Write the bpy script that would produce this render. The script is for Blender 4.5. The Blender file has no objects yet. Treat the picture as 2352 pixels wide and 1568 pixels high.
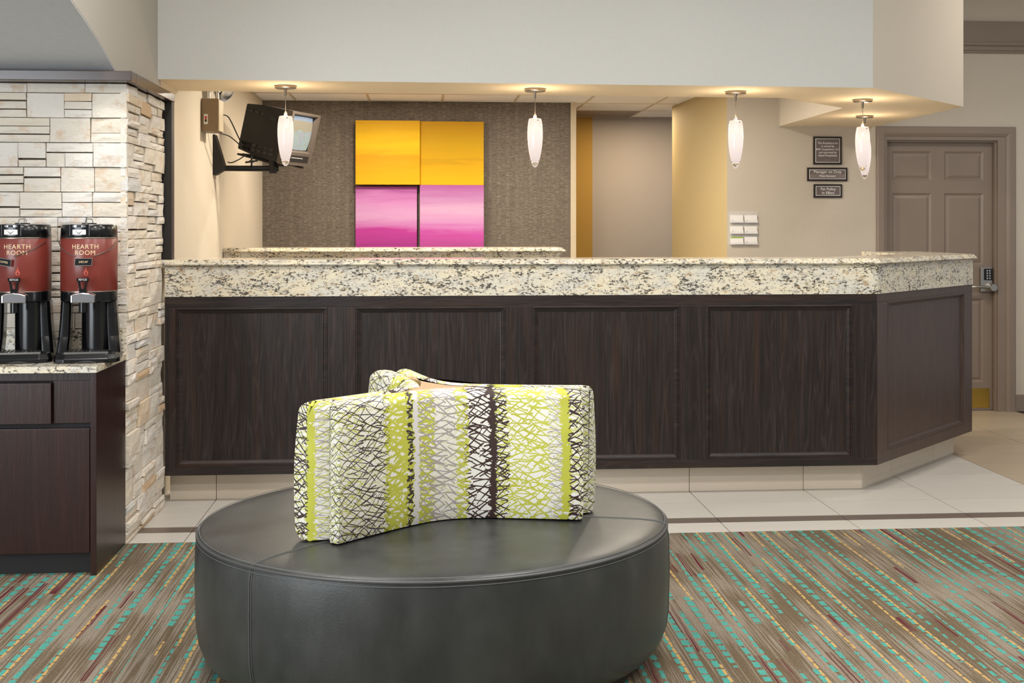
import bpy, bmesh, math, random
from mathutils import Vector, Matrix
random.seed(7)
SC = bpy.context.scene
COL = SC.collection

# ------------------------------------------------------------------ camera, world, lights
YAW = 0.0742
cam = bpy.data.objects.new('camera', bpy.data.cameras.new('camera'))
COL.objects.link(cam)
cam.location = (0, 0, 1.383)
cam.rotation_euler = (math.pi/2, 0, -YAW)
cam.data.sensor_width = 36
cam.data.lens = 2740/2352*36
cam.data.shift_y = -(784-522)/2352
cam.data.clip_end = 100
SC.camera = cam

world = bpy.data.worlds.new('world'); SC.world = world
world.use_nodes = True
world.node_tree.nodes['Background'].inputs[0].default_value = (0.97, 0.98, 1.0, 1)
world.node_tree.nodes['Background'].inputs[1].default_value = 0.30
SC.view_settings.view_transform = 'Standard'
SC.view_settings.look = 'None'
SC.view_settings.gamma = 1
SC.view_settings.use_curve_mapping = False
SC.view_settings.exposure = 0.26

def area(name, loc, size, power, col, rot=(0, 0, 0), sizey=None, shape='DISK'):
    l = bpy.data.lights.new(name, 'AREA'); l.energy = power; l.color = col
    l.shape = shape; l.size = size
    if sizey: l.size_y = sizey
    o = bpy.data.objects.new(name, l); COL.objects.link(o)
    o.location = loc; o.rotation_euler = rot
    return o
# unseen ceiling lights added to light the lobby, above and behind the camera
for x in (-0.9, 1.0, 2.9):
    for y in (0.6, 2.4, 4.2):
        area('lobby_fill', (x, y, 3.36), 0.45, 28, (1.0, 0.97, 0.93))
# tall lobby window to the left behind the camera: cool daylight
area('window_daylight', (-3.6, 0.6, 1.6), 2.6, 130, (0.88, 0.94, 1.0), rot=(math.radians(90), 0, math.radians(-55)), sizey=2.2, shape='RECTANGLE')
# warm recessed lamps over the staff side
for x, y, e in ((-0.45, 7.5, 22), (-0.3, 9.0, 18), (0.9, 8.8, 24), (1.6, 7.6, 24)):
    area('staff_lamp', (x, y, 2.425), 0.16, e, (1.0, 0.90, 0.75))
area('hall_lamp', (1.95, 10.6, 2.425), 0.16, 14, (1.0, 0.78, 0.5))
area('door_fill', (4.2, 6.6, 3.36), 0.45, 22, (1.0, 0.93, 0.84))  # unseen light, added to brighten the door wall

# ------------------------------------------------------------------ helpers
def lin(c):
    return tuple((v/12.92 if v <= 0.04045 else ((v+0.055)/1.055)**2.4) for v in (x/255 for x in c))
def C(r, g, b): return lin((r, g, b)) + (1.0,)

class NT:
    def __init__(s, name):
        s.m = bpy.data.materials.new(name); s.m.use_nodes = True
        s.t = s.m.node_tree; s.t.nodes.clear()
        s.out = s.t.nodes.new('ShaderNodeOutputMaterial')
        s.b = s.t.nodes.new('ShaderNodeBsdfPrincipled')
        s.t.links.new(s.b.outputs[0], s.out.inputs[0])
    def n(s, typ, ins=None, **kw):
        nd = s.t.nodes.new('ShaderNode'+typ)
        for k, v in kw.items(): setattr(nd, k, v)
        for k, v in (ins or {}).items(): s.set(nd.inputs[k], v)
        return nd
    def set(s, sock, v):
        if hasattr(v, 'is_output') or isinstance(v, bpy.types.NodeSocket): s.t.links.new(v, sock)
        else: sock.default_value = v
    def math(s, op, a, b=0.0, c=None, clamp=False):
        nd = s.t.nodes.new('ShaderNodeMath'); nd.operation = op; nd.use_clamp = clamp
        s.set(nd.inputs[0], a); s.set(nd.inputs[1], b)
        if c is not None: s.set(nd.inputs[2], c)
        return nd.outputs[0]
    def mix(s, f, a, b, typ='MIX'):
        nd = s.t.nodes.new('ShaderNodeMix'); nd.data_type = 'RGBA'; nd.blend_type = typ
        s.set(nd.inputs[0], f); s.set(nd.inputs[6], a); s.set(nd.inputs[7], b)
        return nd.outputs[2]
    def ramp(s, f, stops, interp='LINEAR'):
        nd = s.t.nodes.new('ShaderNodeValToRGB'); r = nd.color_ramp; r.interpolation = interp
        while len(r.elements) < len(stops): r.elements.new(0.5)
        for e, (p, c) in zip(r.elements, stops):
            e.position = p; e.color = c if len(c) == 4 else tuple(c)+(1,)
        s.set(nd.inputs[0], f); return nd.outputs[0]
    def coord(s, kind='Object'): return s.n('TexCoord').outputs[kind]
    def map(s, v, scale=(1, 1, 1), loc=(0, 0, 0), rot=(0, 0, 0)):
        return s.n('Mapping', {'Vector': v, 'Scale': scale, 'Location': loc, 'Rotation': rot}).outputs[0]
    def noise(s, v, scale=5, detail=2, rough=.5, dist=0, out=0):
        return s.n('TexNoise', {'Vector': v, 'Scale': scale, 'Detail': detail, 'Roughness': rough, 'Distortion': dist}).outputs[out]
    def bump(s, h, strength=.2, dist=.01):
        s.set(s.b.inputs['Normal'], s.n('Bump', {'Height': h, 'Strength': strength, 'Distance': dist}).outputs[0])
    def fin(s, col=None, rough=None, metal=None, spec=None, **kw):
        if col is not None: s.set(s.b.inputs['Base Color'], col)
        if rough is not None: s.set(s.b.inputs['Roughness'], rough)
        if metal is not None: s.set(s.b.inputs['Metallic'], metal)
        if spec is not None: s.set(s.b.inputs['Specular IOR Level'], spec)
        for k, v in kw.items(): s.set(s.b.inputs[k], v)
        return s.m

def plain(name, col, rough=.5, metal=0, spec=.5, var=.06, vs=8):
    t = NT(name); p = t.coord()
    n = t.noise(p, vs, 3)
    c = t.mix(n, tuple(v*(1-var) for v in col[:3])+(1,), tuple(min(1, v*(1+var)) for v in col[:3])+(1,))
    return t.fin(c, rough, metal, spec)

def paint(name, col, rough=.75, weave=160):
    t = NT(name); p = t.coord()
    n = t.noise(p, 1.3, 2); f = t.noise(t.map(p, (weave, weave, weave)), 1, 2)
    c = t.mix(n, tuple(v*.96 for v in col[:3])+(1,), tuple(min(1, v*1.04) for v in col[:3])+(1,))
    c2 = t.mix(t.math('MULTIPLY', f, .10), c, (0, 0, 0, 1))
    t.bump(f, .12, .004)
    return t.fin(c2, rough, 0, .25)

M = {}
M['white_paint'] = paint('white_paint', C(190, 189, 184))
M['greige_paint'] = paint('greige_paint', C(176, 170, 160))
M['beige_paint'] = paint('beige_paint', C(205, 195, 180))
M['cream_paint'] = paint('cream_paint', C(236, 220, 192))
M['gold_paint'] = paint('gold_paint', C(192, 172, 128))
M['ochre_wall'] = paint('ochre_wall', C(190, 152, 80))
M['lilac_paint'] = paint('lilac_paint', C(186, 178, 174))
M['grey_paint'] = paint('grey_paint', C(206, 206, 206), weave=40)
M['ceiling_paint'] = paint('ceiling_paint', C(235, 232, 226))
M['sandy_paint'] = paint('sandy_paint', C(216, 205, 186))
M['ceiling_tile'] = paint('ceiling_tile', C(248, 247, 246), weave=90)
M['taupe'] = plain('taupe', C(140, 126, 114), .38, 0, .45, .05, 5)
M['trim_light'] = plain('trim_light', C(205, 190, 165), .5)
M['dark_trim'] = plain('dark_trim', C(66, 52, 46), .22, 0, .7, .25, 20)
M['black_trim'] = plain('black_trim', C(24, 20, 18), .5)
M['black_plastic'] = plain('black_plastic', C(11, 11, 13), .2, 0, .5, .1)
M['black_matte'] = plain('black_matte', C(26, 24, 23), .55, 0, .4, .1)
M['steel'] = plain('steel', C(190, 186, 180), .28, 1)
M['chrome'] = plain('chrome', C(215, 215, 218), .14, 1)
M['nickel'] = plain('nickel', C(146, 137, 126), .32, 1)
M['brass'] = plain('brass', C(200, 165, 80), .33, 1, .5, .12, 15)
M['white_plastic'] = plain('white_plastic', C(236, 234, 228), .4)
M['card_white'] = plain('card_white', C(240, 238, 236), .6)
M['card_green'] = plain('card_green', C(150, 185, 70), .6)
M['card_mark'] = plain('card_mark', C(95, 80, 85), .6)
M['maroon'] = plain('maroon', C(120, 50, 42), .30, 0, .5, .05, 4)
M['letter_gold'] = plain('letter_gold', C(232, 205, 160), .5)
M['letter_white'] = plain('letter_white', C(240, 240, 238), .5)
M['flame_red'] = plain('flame_red', C(205, 85, 65), .5)
M['red_plastic'] = plain('red_plastic', C(190, 50, 55), .4)
M['sign_frame'] = plain('sign_frame', C(42, 32, 28), .4)
M['sign_grey'] = plain('sign_grey', C(110, 100, 98), .45)
M['sign_light'] = plain('sign_light', C(132, 122, 119), .45)
M['box_tan'] = plain('box_tan', C(140, 118, 92), .45)
M['box_pale'] = plain('box_pale', C(190, 175, 150), .45)
M['tv_grey'] = plain('tv_grey', C(88, 78, 70), .45)
M['grout'] = plain('grout', C(96, 84, 74), .8)
M['beige_cloth'] = plain('beige_cloth', C(176, 148, 116), .8, 0, .2, .06, 30)
M['welt'] = plain('welt', C(62, 62, 62), .45)
M['thread'] = plain('thread', C(96, 97, 95), .6)
M['stone_core'] = plain('stone_core', C(95, 85, 72), .9)
M['plinth'] = plain('plinth', C(62, 50, 42), .45)
M['vent'] = plain('vent', C(110, 98, 90), .5)
M['drawer_dark'] = plain('drawer_dark', C(14, 10, 9), .6)

def granite():
    t = NT('granite'); p = t.coord()
    w = t.map(p, (1, 1, 2.0), rot=(0, .35, 0))
    base = t.mix(t.ramp(t.noise(w, 9, 3), [(.35, (0, 0, 0, 1)), (.65, (1, 1, 1, 1))]), C(212, 207, 194), C(226, 215, 188))
    blue = t.ramp(t.noise(t.map(w, loc=(3, 1, 7)), 20, 4, .6), [(.54, (0, 0, 0, 1)), (.66, (1, 1, 1, 1))])
    c = t.mix(t.math('MULTIPLY', blue, .65), base, C(158, 152, 146))
    tan = t.ramp(t.noise(t.map(w, loc=(9, 4, 2)), 26, 3, .6), [(.58, (0, 0, 0, 1)), (.66, (1, 1, 1, 1))])
    c = t.mix(t.math('MULTIPLY', tan, .7), c, C(176, 146, 104))
    pat = t.noise(w, 11, 2)
    dk = t.math('ADD', t.noise(t.map(w, loc=(5, 5, 5)), 58, 5, .68), t.math('MULTIPLY', t.math('SUBTRACT', pat, .5), .35))
    dark = t.ramp(dk, [(.545, (0, 0, 0, 1)), (.60, (1, 1, 1, 1))])
    c = t.mix(t.math('MULTIPLY', dark, .9), c, C(48, 42, 40))
    sp = t.n('TexVoronoi', {'Vector': w, 'Scale': 55}).outputs['Distance']
    spot = t.math('MULTIPLY', t.math('LESS_THAN', sp, .2), t.math('GREATER_THAN', t.noise(t.map(w, loc=(1, 8, 3)), 24, 2), .54))
    c = t.mix(spot, c, C(38, 26, 26))
    return t.fin(c, .16, 0, .5)
M['granite'] = granite()

def darkwood(name, horiz=False, a=(40, 29, 27), b=(86, 74, 74), red=(70, 42, 26), amt=.55, rough=.42):
    t = NT(name); p = t.coord()
    if horiz: q = t.map(p, (1.6, 1.6, 22))
    else: q = t.map(p, (22, 22, 1.3))
    r = t.n('ObjectInfo').outputs['Random']
    off = t.n('CombineXYZ', {'X': t.math('MULTIPLY', r, 40), 'Y': t.math('MULTIPLY', r, 17), 'Z': t.math('MULTIPLY', r, 9)}).outputs[0]
    q = t.n('VectorMath', {0: q, 1: off}, operation='ADD').outputs[0]
    d = t.noise(q, .55, 2)                      # cathedral figure from stretched noise rings
    rings = t.math('FRACT', t.math('MULTIPLY', d, 13))
    rg = t.math('ABSOLUTE', t.math('SUBTRACT', rings, .5))
    g1 = t.ramp(rg, [(.30, (0, 0, 0, 1)), (.5, (1, 1, 1, 1))])
    g2 = t.ramp(t.noise(q, 3.2, 5, .7), [(.38, (0, 0, 0, 1)), (.72, (1, 1, 1, 1))])
    worn = t.ramp(t.noise(q, .7, 3), [(.3, (.35, .35, .35, 1)), (.7, (1, 1, 1, 1))])
    g = t.math('MULTIPLY', t.math('MULTIPLY', t.math('ADD', t.math('MULTIPLY', g1, .55), t.math('MULTIPLY', g2, .7)), worn), amt)
    c = t.mix(g, C(*a), C(*b))
    rr = t.ramp(t.noise(t.map(q, loc=(4, 2, 1)), .8, 3), [(.52, (0, 0, 0, 1)), (.75, (1, 1, 1, 1))])
    c = t.mix(t.math('MULTIPLY', rr, .45), c, C(*red))
    t.bump(g2, .25, .002)
    return t.fin(c, rough, 0, .45)
M['wood_v'] = darkwood('wood_v', False, (26, 18, 16), (76, 65, 63))
M['wood_h'] = darkwood('wood_h', True, (28, 20, 18), (68, 57, 55))
M['wood_wing'] = darkwood('wood_wing', False, (66, 50, 44), (104, 88, 78), (78, 56, 42), .4, .36)
M['cab_wood'] = darkwood('cab_wood', False, (40, 22, 20), (64, 38, 32), (58, 28, 18), .45, .3)

def wallpaper():
    t = NT('grasscloth'); p = t.coord()
    s = t.n('SeparateXYZ', {0: p}).outputs
    xi = t.math('FLOOR', t.math('MULTIPLY', s['X'], 26))
    wn = t.n('TexWhiteNoise', {'W': xi}, noise_dimensions='1D').outputs[0]
    q = t.n('CombineXYZ', {'X': t.math('MULTIPLY', s['X'], 26), 'Y': t.math('MULTIPLY', wn, 50), 'Z': t.math('MULTIPLY', s['Z'], 170)}).outputs[0]
    n = t.noise(q, 1, 3, .6)
    c = t.ramp(n, [(.3, C(92, 84, 76)), (.5, C(116, 107, 97)), (.75, C(150, 141, 129))])
    c = t.mix(t.math('MULTIPLY', wn, .22), c, C(78, 70, 62))
    fx = t.math('FRACT', t.math('MULTIPLY', s['X'], 26))
    ln = t.math('LESS_THAN', fx, .06)
    c = t.mix(t.math('MULTIPLY', ln, .35), c, C(60, 52, 42))
    t.bump(n, .3, .003)
    return t.fin(c, .7, 0, .3)
M['grasscloth'] = wallpaper()

def leather():
    t = NT('leather'); p = t.coord()
    n = t.noise(t.map(p, (1, 1, .5)), 7, 4, .6); f = t.noise(p, 170, 2)
    c = t.ramp(n, [(.3, C(37, 38, 38)), (.6, C(52, 53, 52)), (.8, C(68, 67, 64))])
    t.bump(t.math('ADD', f, t.math('MULTIPLY', n, .4)), .18, .002)
    return t.fin(c, t.math('MULTIPLY_ADD', n, .22, .28), 0, .65)
M['leather'] = leather()

def tilemat(name, a, b):
    t = NT(name); p = t.coord()
    r = t.n('ObjectInfo').outputs['Random']
    n = t.noise(t.map(p, (4, 26, 26)), 1.4, 4, .6)
    c = t.mix(n, C(*a), C(*b))
    c = t.mix(t.math('MULTIPLY', r, .10), c, C(150, 135, 118))
    return t.fin(c, .32, 0, .4)
M['tile'] = tilemat('tile', (200, 194, 185), (212, 207, 199))
M['tile_base'] = tilemat('tile_base', (220, 206, 186), (230, 218, 200))  # floor tile made lighter, bounced light put into its colour
M['tile_tan'] = tilemat('tile_tan', (178, 160, 136), (192, 176, 154))
M['tile_dark'] = tilemat('tile_dark', (98, 86, 80), (112, 100, 92))

def stone():
    t = NT('ledgestone'); p = t.coord()
    r = t.n('ObjectInfo').outputs['Random']
    base = t.ramp(r, [(0, C(230, 223, 213)), (.4, C(226, 217, 203)), (.74, C(214, 211, 207)), (.79, C(224, 213, 196)), (.95, C(228, 208, 182)), (.98, C(216, 186, 152))], 'CONSTANT')
    off = t.n('VectorMath', {0: p, 1: t.n('CombineXYZ', {'X': t.math('MULTIPLY', r, 31), 'Y': r, 'Z': t.math('MULTIPLY', r, 7)}).outputs[0]}, operation='ADD').outputs[0]
    n = t.noise(off, 14, 5, .62)
    c = t.mix(t.ramp(n, [(.54, (0, 0, 0, 1)), (.72, (.7, .7, .7, 1))]), base, C(206, 166, 124))
    v = t.ramp(t.noise(t.map(off, (1, 1, 2.2)), 30, 5, .7), [(.62, (0, 0, 0, 1)), (.72, (.5, .5, .5, 1))])
    c = t.mix(v, c, C(150, 134, 118))
    t.bump(t.noise(t.map(off, (1, 1, 1.8)), 26, 6, .65), .55, .012)
    return t.fin(c, .8, 0, .25)
M['stone'] = stone()

def carpet():
    t = NT('striped_carpet'); p = t.coord()
    s = t.n('SeparateXYZ', {0: p}).outputs
    wob = t.math('MULTIPLY', t.math('SUBTRACT', t.noise(t.map(p, (30, 6, 1)), 1, 1), .5), .006)
    x = t.math('ADD', s['X'], wob); y = s['Y']
    def wn(v, o): return t.n('TexWhiteNoise', {'W': t.math('ADD', v, o)}, noise_dimensions='1D').outputs[0]
    xs = t.math('MULTIPLY', x, 1/.060); gi = t.math('FLOOR', xs); fx = t.math('FRACT', xs)
    def n2(a, fa, yy, fy, o, det=1):
        return t.noise(t.n('CombineXYZ', {'X': t.math('MULTIPLY', a, fa), 'Y': t.math('MULTIPLY', yy, fy), 'Z': o}).outputs[0], 1, det)
    ctr = t.math('MULTIPLY_ADD', wn(gi, 1.3), .22, .22)
    # base taupe, fine brown streaks that run with the stripes
    patch = t.noise(t.map(p, (3.2, 1.3, 1)), 1, 3, .6)
    fine = n2(x, 190, y, 2.0, 3.0, 3)
    sd = t.math('ADD', t.math('MULTIPLY', t.math('SUBTRACT', patch, .5), .75), fine)
    brown = t.ramp(sd, [(.43, (0, 0, 0, 1)), (.56, (1, 1, 1, 1))])
    speck = t.noise(p, 300, 3, .8)
    base = t.mix(t.ramp(speck, [(.3, (0, 0, 0, 1)), (.7, (1, 1, 1, 1))]), C(102, 92, 80), C(168, 156, 140))
    dark = t.mix(t.ramp(speck, [(.3, (0, 0, 0, 1)), (.7, (1, 1, 1, 1))]), C(66, 53, 36), C(124, 107, 84))
    c = t.mix(t.math('MULTIPLY', brown, .9), base, dark)
    # maroon multi-line streaks
    mz = t.math('GREATER_THAN', n2(gi, 7.31, y, .8, 21.0), .575)
    ml = t.math('GREATER_THAN', n2(x, 170, y, .8, 8.0, 2), .51)
    mr = t.math('LESS_THAN', t.math('ABSOLUTE', t.math('SUBTRACT', fx, .80)), .19)
    c = t.mix(t.math('MULTIPLY', t.math('MULTIPLY', mz, ml), mr), c, C(94, 38, 46))
    # teal dashes, of wavering width and length
    ph = wn(gi, 3.7)
    dash = t.math('FRACT', t.math('ADD', t.math('MULTIPLY', y, 1/.066), t.math('ADD', t.math('MULTIPLY', ph, 9), t.math('MULTIPLY', n2(gi, 2.9, y, 3.0, 17.0), 1.6))))
    gapn = t.math('LESS_THAN', dash, t.math('MULTIPLY_ADD', n2(gi, 3.3, y, 2.4, 5.0), .75, .36))
    tz = t.math('GREATER_THAN', n2(gi, 5.77, y, .9, 2.0), .41)
    hw = t.math('MULTIPLY_ADD', n2(gi, 9.1, y, 1.4, 14.0), .42, -.078)
    rough = t.math('MULTIPLY', t.math('SUBTRACT', t.noise(p, 130, 2), .5), .16)
    dxx = t.math('ADD', t.math('ABSOLUTE', t.math('SUBTRACT', fx, ctr)), rough)
    tm = t.math('MULTIPLY', t.math('MULTIPLY', gapn, tz), t.math('LESS_THAN', dxx, hw))
    teal = t.mix(t.ramp(speck, [(.3, (0, 0, 0, 1)), (.7, (1, 1, 1, 1))]), C(38, 118, 110), C(106, 184, 170))
    c = t.mix(tm, c, teal)
    # yellow dashes beside or in place of the teal
    yz = t.math('GREATER_THAN', n2(gi, 4.13, y, .8, 31.0), .53)
    yd = t.math('LESS_THAN', t.math('FRACT', t.math('ADD', t.math('MULTIPLY', y, 1/.058), ph)), .82)
    ye = t.math('LESS_THAN', t.math('ABSOLUTE', t.math('ADD', t.math('SUBTRACT', fx, t.math('ADD', ctr, t.math('ADD', hw, .06))), rough)), .07)
    ym = t.math('MULTIPLY', t.math('MULTIPLY', yz, yd), ye)
    yellow = t.mix(speck, C(158, 122, 66), C(220, 184, 120))
    c = t.mix(ym, c, yellow)
    t.bump(speck, .6, .006)
    return t.fin(c, .95, 0, .1)
M['carpet'] = carpet()

def scribble():
    t = NT('scribble_fabric'); uv = t.coord('UV')
    s = t.n('SeparateXYZ', {0: uv}).outputs; u, v = s['X'], s['Y']
    rag = t.noise(t.n('CombineXYZ', {'X': t.math('MULTIPLY', u, 30), 'Y': t.math('MULTIPLY', v, 110), 'Z': .3}).outputs[0], 1, 2)
    uj = t.math('MULTIPLY_ADD', t.math('SUBTRACT', rag, .5), .045, u)
    def wid(stops):
        return t.ramp(uj, [(p, (w, w, w, 1)) for p, w in stops], 'CONSTANT')
    nsrc = {}
    def fam(F, A, L, seed, keep=.85):
        # short curved strokes: one per cell of a sheared grid, each with its own slope, bow and gap
        us = t.math('MULTIPLY_ADD', u, .84/L, seed*.37)
        row0 = t.math('FLOOR', t.math('MULTIPLY', v, F/3.0))
        us = t.math('ADD', us, t.math('MULTIPLY', t.n('TexWhiteNoise', {'W': t.math('ADD', row0, seed)}, noise_dimensions='1D').outputs[0], 3.0))
        ci = t.math('FLOOR', us); x = t.math('MULTIPLY_ADD', t.math('FRACT', us), 2.0, -1.0)
        ph = t.math('ADD', t.math('MULTIPLY', v, F), t.math('MULTIPLY', u, A))
        rj = t.math('FLOOR', ph)
        wn = t.n('TexWhiteNoise', {'Vector': t.n('CombineXYZ', {'X': ci, 'Y': rj, 'Z': seed}).outputs[0]}, noise_dimensions='3D').outputs['Color']
        r = t.n('SeparateColor', {0: wn}).outputs
        x2 = t.math('MULTIPLY', x, x)
        yy = t.math('ADD', t.math('MULTIPLY', t.math('SUBTRACT', r[0], .5), t.math('MULTIPLY', x, .8)), t.math('MULTIPLY', t.math('SUBTRACT', r[1], .5), t.math('MULTIPLY', x2, .7)))
        d = t.math('ABSOLUTE', t.math('SUBTRACT', t.math('SUBTRACT', t.math('FRACT', ph), .5), yy))
        return t.math('ADD', d, t.math('MULTIPLY', t.math('GREATER_THAN', r[2], keep), .45))
    def layer(fams, w, seed, jag=.10):
        # width wobbles so strokes thin out and break off
        nb = t.noise(t.n('CombineXYZ', {'X': t.math('MULTIPLY', u, 22), 'Y': t.math('MULTIPLY', v, 26), 'Z': seed}).outputs[0], 1, 2)
        ww = t.math('MULTIPLY', w, t.math('MULTIPLY_ADD', t.math('SUBTRACT', nb, .5), 1.4, 1.0))
        res = None
        for f in fams:
            l = t.math('LESS_THAN', f, ww)
            res = l if res is None else t.math('MAXIMUM', res, l)
        return res
    lilac = wid([(0, 0), (.345, 1), (.37, 0), (.885, .6), (.91, 0)])
    c = t.mix(t.math('MULTIPLY', lilac, .5), C(224, 221, 212), C(194, 190, 194))
    g = layer([fam(46, 9, .075, 1.0), fam(42, -12, .065, 2.0), fam(36, 22, .06, 3.0), fam(33, -26, .055, 4.0)],
              wid([(0, .05), (.11, .03), (.215, .17), (.30, .24), (.345, 0), (.37, .15), (.44, .02), (.53, .13), (.575, .0), (.675, .085), (.78, .10), (.86, .05), (.905, .5), (.935, .05), (.965, .05)]), 4.0)
    c = t.mix(g, c, t.mix(t.noise(uv, 9, 2), C(196, 200, 84), C(168, 166, 52)))
    l = layer([fam(44, 8, .075, 11.0), fam(40, -11, .065, 12.0), fam(34, 20, .06, 13.0)],
              wid([(0, 0), (.345, .0), (.37, .07), (.43, .085), (.53, .03), (.56, 0), (.86, .05), (.905, 0)]), 14.0)
    c = t.mix(l, c, C(158, 150, 148))
    d = layer([fam(42, 10, .08, 21.0), fam(38, -13, .07, 22.0), fam(34, 20, .065, 23.0), fam(30, -22, .06, 26.0)],
              wid([(0, .045), (.07, .05), (.11, .060), (.215, .03), (.235, .0), (.305, .0), (.318, .14), (.342, 0), (.56, .03), (.575, .085), (.655, .5), (.678, .07), (.72, .0), (.93, .085), (.965, .075)]), 24.0)
    c = t.mix(d, c, t.mix(t.math('LESS_THAN', u, .5), C(58, 42, 38), C(62, 54, 52)))
    f = t.noise(uv, 400, 2); t.bump(f, .08, .002)
    return t.fin(c, .5, 0, .35)
M['scribble'] = scribble()

def canvas(name, stops, dx=0):
    t = NT(name); p = t.coord()
    q = t.map(p, (1.2, 1, 16), loc=(dx, 0, dx))
    n = t.noise(q, 1, 5, .62, .6)
    s = t.n('SeparateXYZ', {0: p}).outputs
    f = t.math('ADD', t.math('MULTIPLY', t.math('SUBTRACT', s['Z'], stops[0]), 1/(stops[1]-stops[0])), t.math('MULTIPLY', t.math('SUBTRACT', n, .5), .38))
    return t.fin(t.ramp(f, [(p_, tuple(v*.86 for v in c_[:2])+(c_[2]*.86 if c_[2] > .1 else 0.0, 1)) for p_, c_ in stops[2]]), .6, 0, .3)
Y0 = [(0, C(250, 188, 10)), (.2, C(252, 180, 4)), (.42, C(240, 168, 6)), (.5, C(250, 190, 6)), (.66, C(252, 205, 50)), (.74, C(248, 196, 10)), (1, C(226, 168, 8))]
Y1 = [(0, C(252, 192, 12)), (.3, C(236, 176, 14)), (.37, C(212, 164, 70)), (.43, C(224, 174, 14)), (.7, C(214, 166, 8)), (1, C(206, 152, 6))]
P0 = [(0, C(172, 58, 146)), (.28, C(200, 66, 166)), (.36, C(216, 130, 200)), (.55, C(226, 170, 218)), (.8, C(218, 140, 206)), (1, C(160, 64, 150))]
P1 = [(0, C(186, 78, 156)), (.26, C(208, 84, 178)), (.36, C(218, 140, 206)), (.6, C(226, 178, 218)), (.85, C(198, 130, 190)), (1, C(186, 100, 172))]

def glassmat(name, col=(1, 1, 1, 1), rough=.02):
    t = NT(name)
    return t.fin(col, rough, 0, .5, **{'Transmission Weight': 1.0, 'IOR': 1.45})
M['clear_glass'] = glassmat('clear_glass')
def acrylic():
    t = NT('acrylic')
    return t.fin((.95, .95, .95, 1), .08, 0, .5, **{'Alpha': .22})
M['acrylic'] = acrylic()
def lampglass():
    t = NT('lamp_glass'); s = t.n('SeparateXYZ', {0: t.coord()}).outputs
    f = t.math('DIVIDE', t.math('ADD', s['Z'], .42), .26)
    c = t.ramp(f, [(0, (.90, .74, .68, 1)), (.5, (1, .84, .77, 1)), (.8, (1, .90, .76, 1)), (1, (1, .80, .66, 1))])
    st = t.ramp(f, [(0, (.80, .80, .80, 1)), (.45, (.95, .95, .95, 1)), (.75, (1.0, 1.0, 1.0, 1)), (1, (.9, .9, .9, 1))])
    t.set(t.b.inputs['Emission Color'], c)
    t.set(t.b.inputs['Emission Strength'], t.math('MULTIPLY', st, .80))
    return t.fin((.10, .095, .09, 1), .12, 0, .5)
M['lamp_glass'] = lampglass()
def screen():
    t = NT('crt_picture'); p = t.coord('UV')
    s = t.n('SeparateXYZ', {0: p}).outputs
    n = t.n('TexVoronoi', {'Vector': t.map(p, (14, 11, 1)), 'Scale': 1.0}).outputs['Color']
    n2 = t.noise(p, 6, 3)
    lower = t.mix(.12, C(186, 198, 190), n)
    c = t.mix(t.math('GREATER_THAN', t.math('ADD', s['Y'], t.math('MULTIPLY', n2, .25)), .70), lower, C(196, 178, 142))
    c = t.mix(t.math('GREATER_THAN', s['Y'], .88), c, C(176, 192, 214))
    t.set(t.b.inputs['Emission Color'], c); t.set(t.b.inputs['Emission Strength'], .62)
    return t.fin((.05, .05, .05, 1), .15, 0, .5)
M['crt'] = screen()
def perforated():
    t = NT('perforated_vent'); p = t.coord()
    w = t.n('TexVoronoi', {'Vector': p, 'Scale': 90}, distance='CHEBYCHEV').outputs['Distance']
    return t.fin(t.mix(t.math('LESS_THAN', w, .35), C(150, 134, 120), C(50, 42, 40)), .5)
M['perforated'] = perforated()

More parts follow.
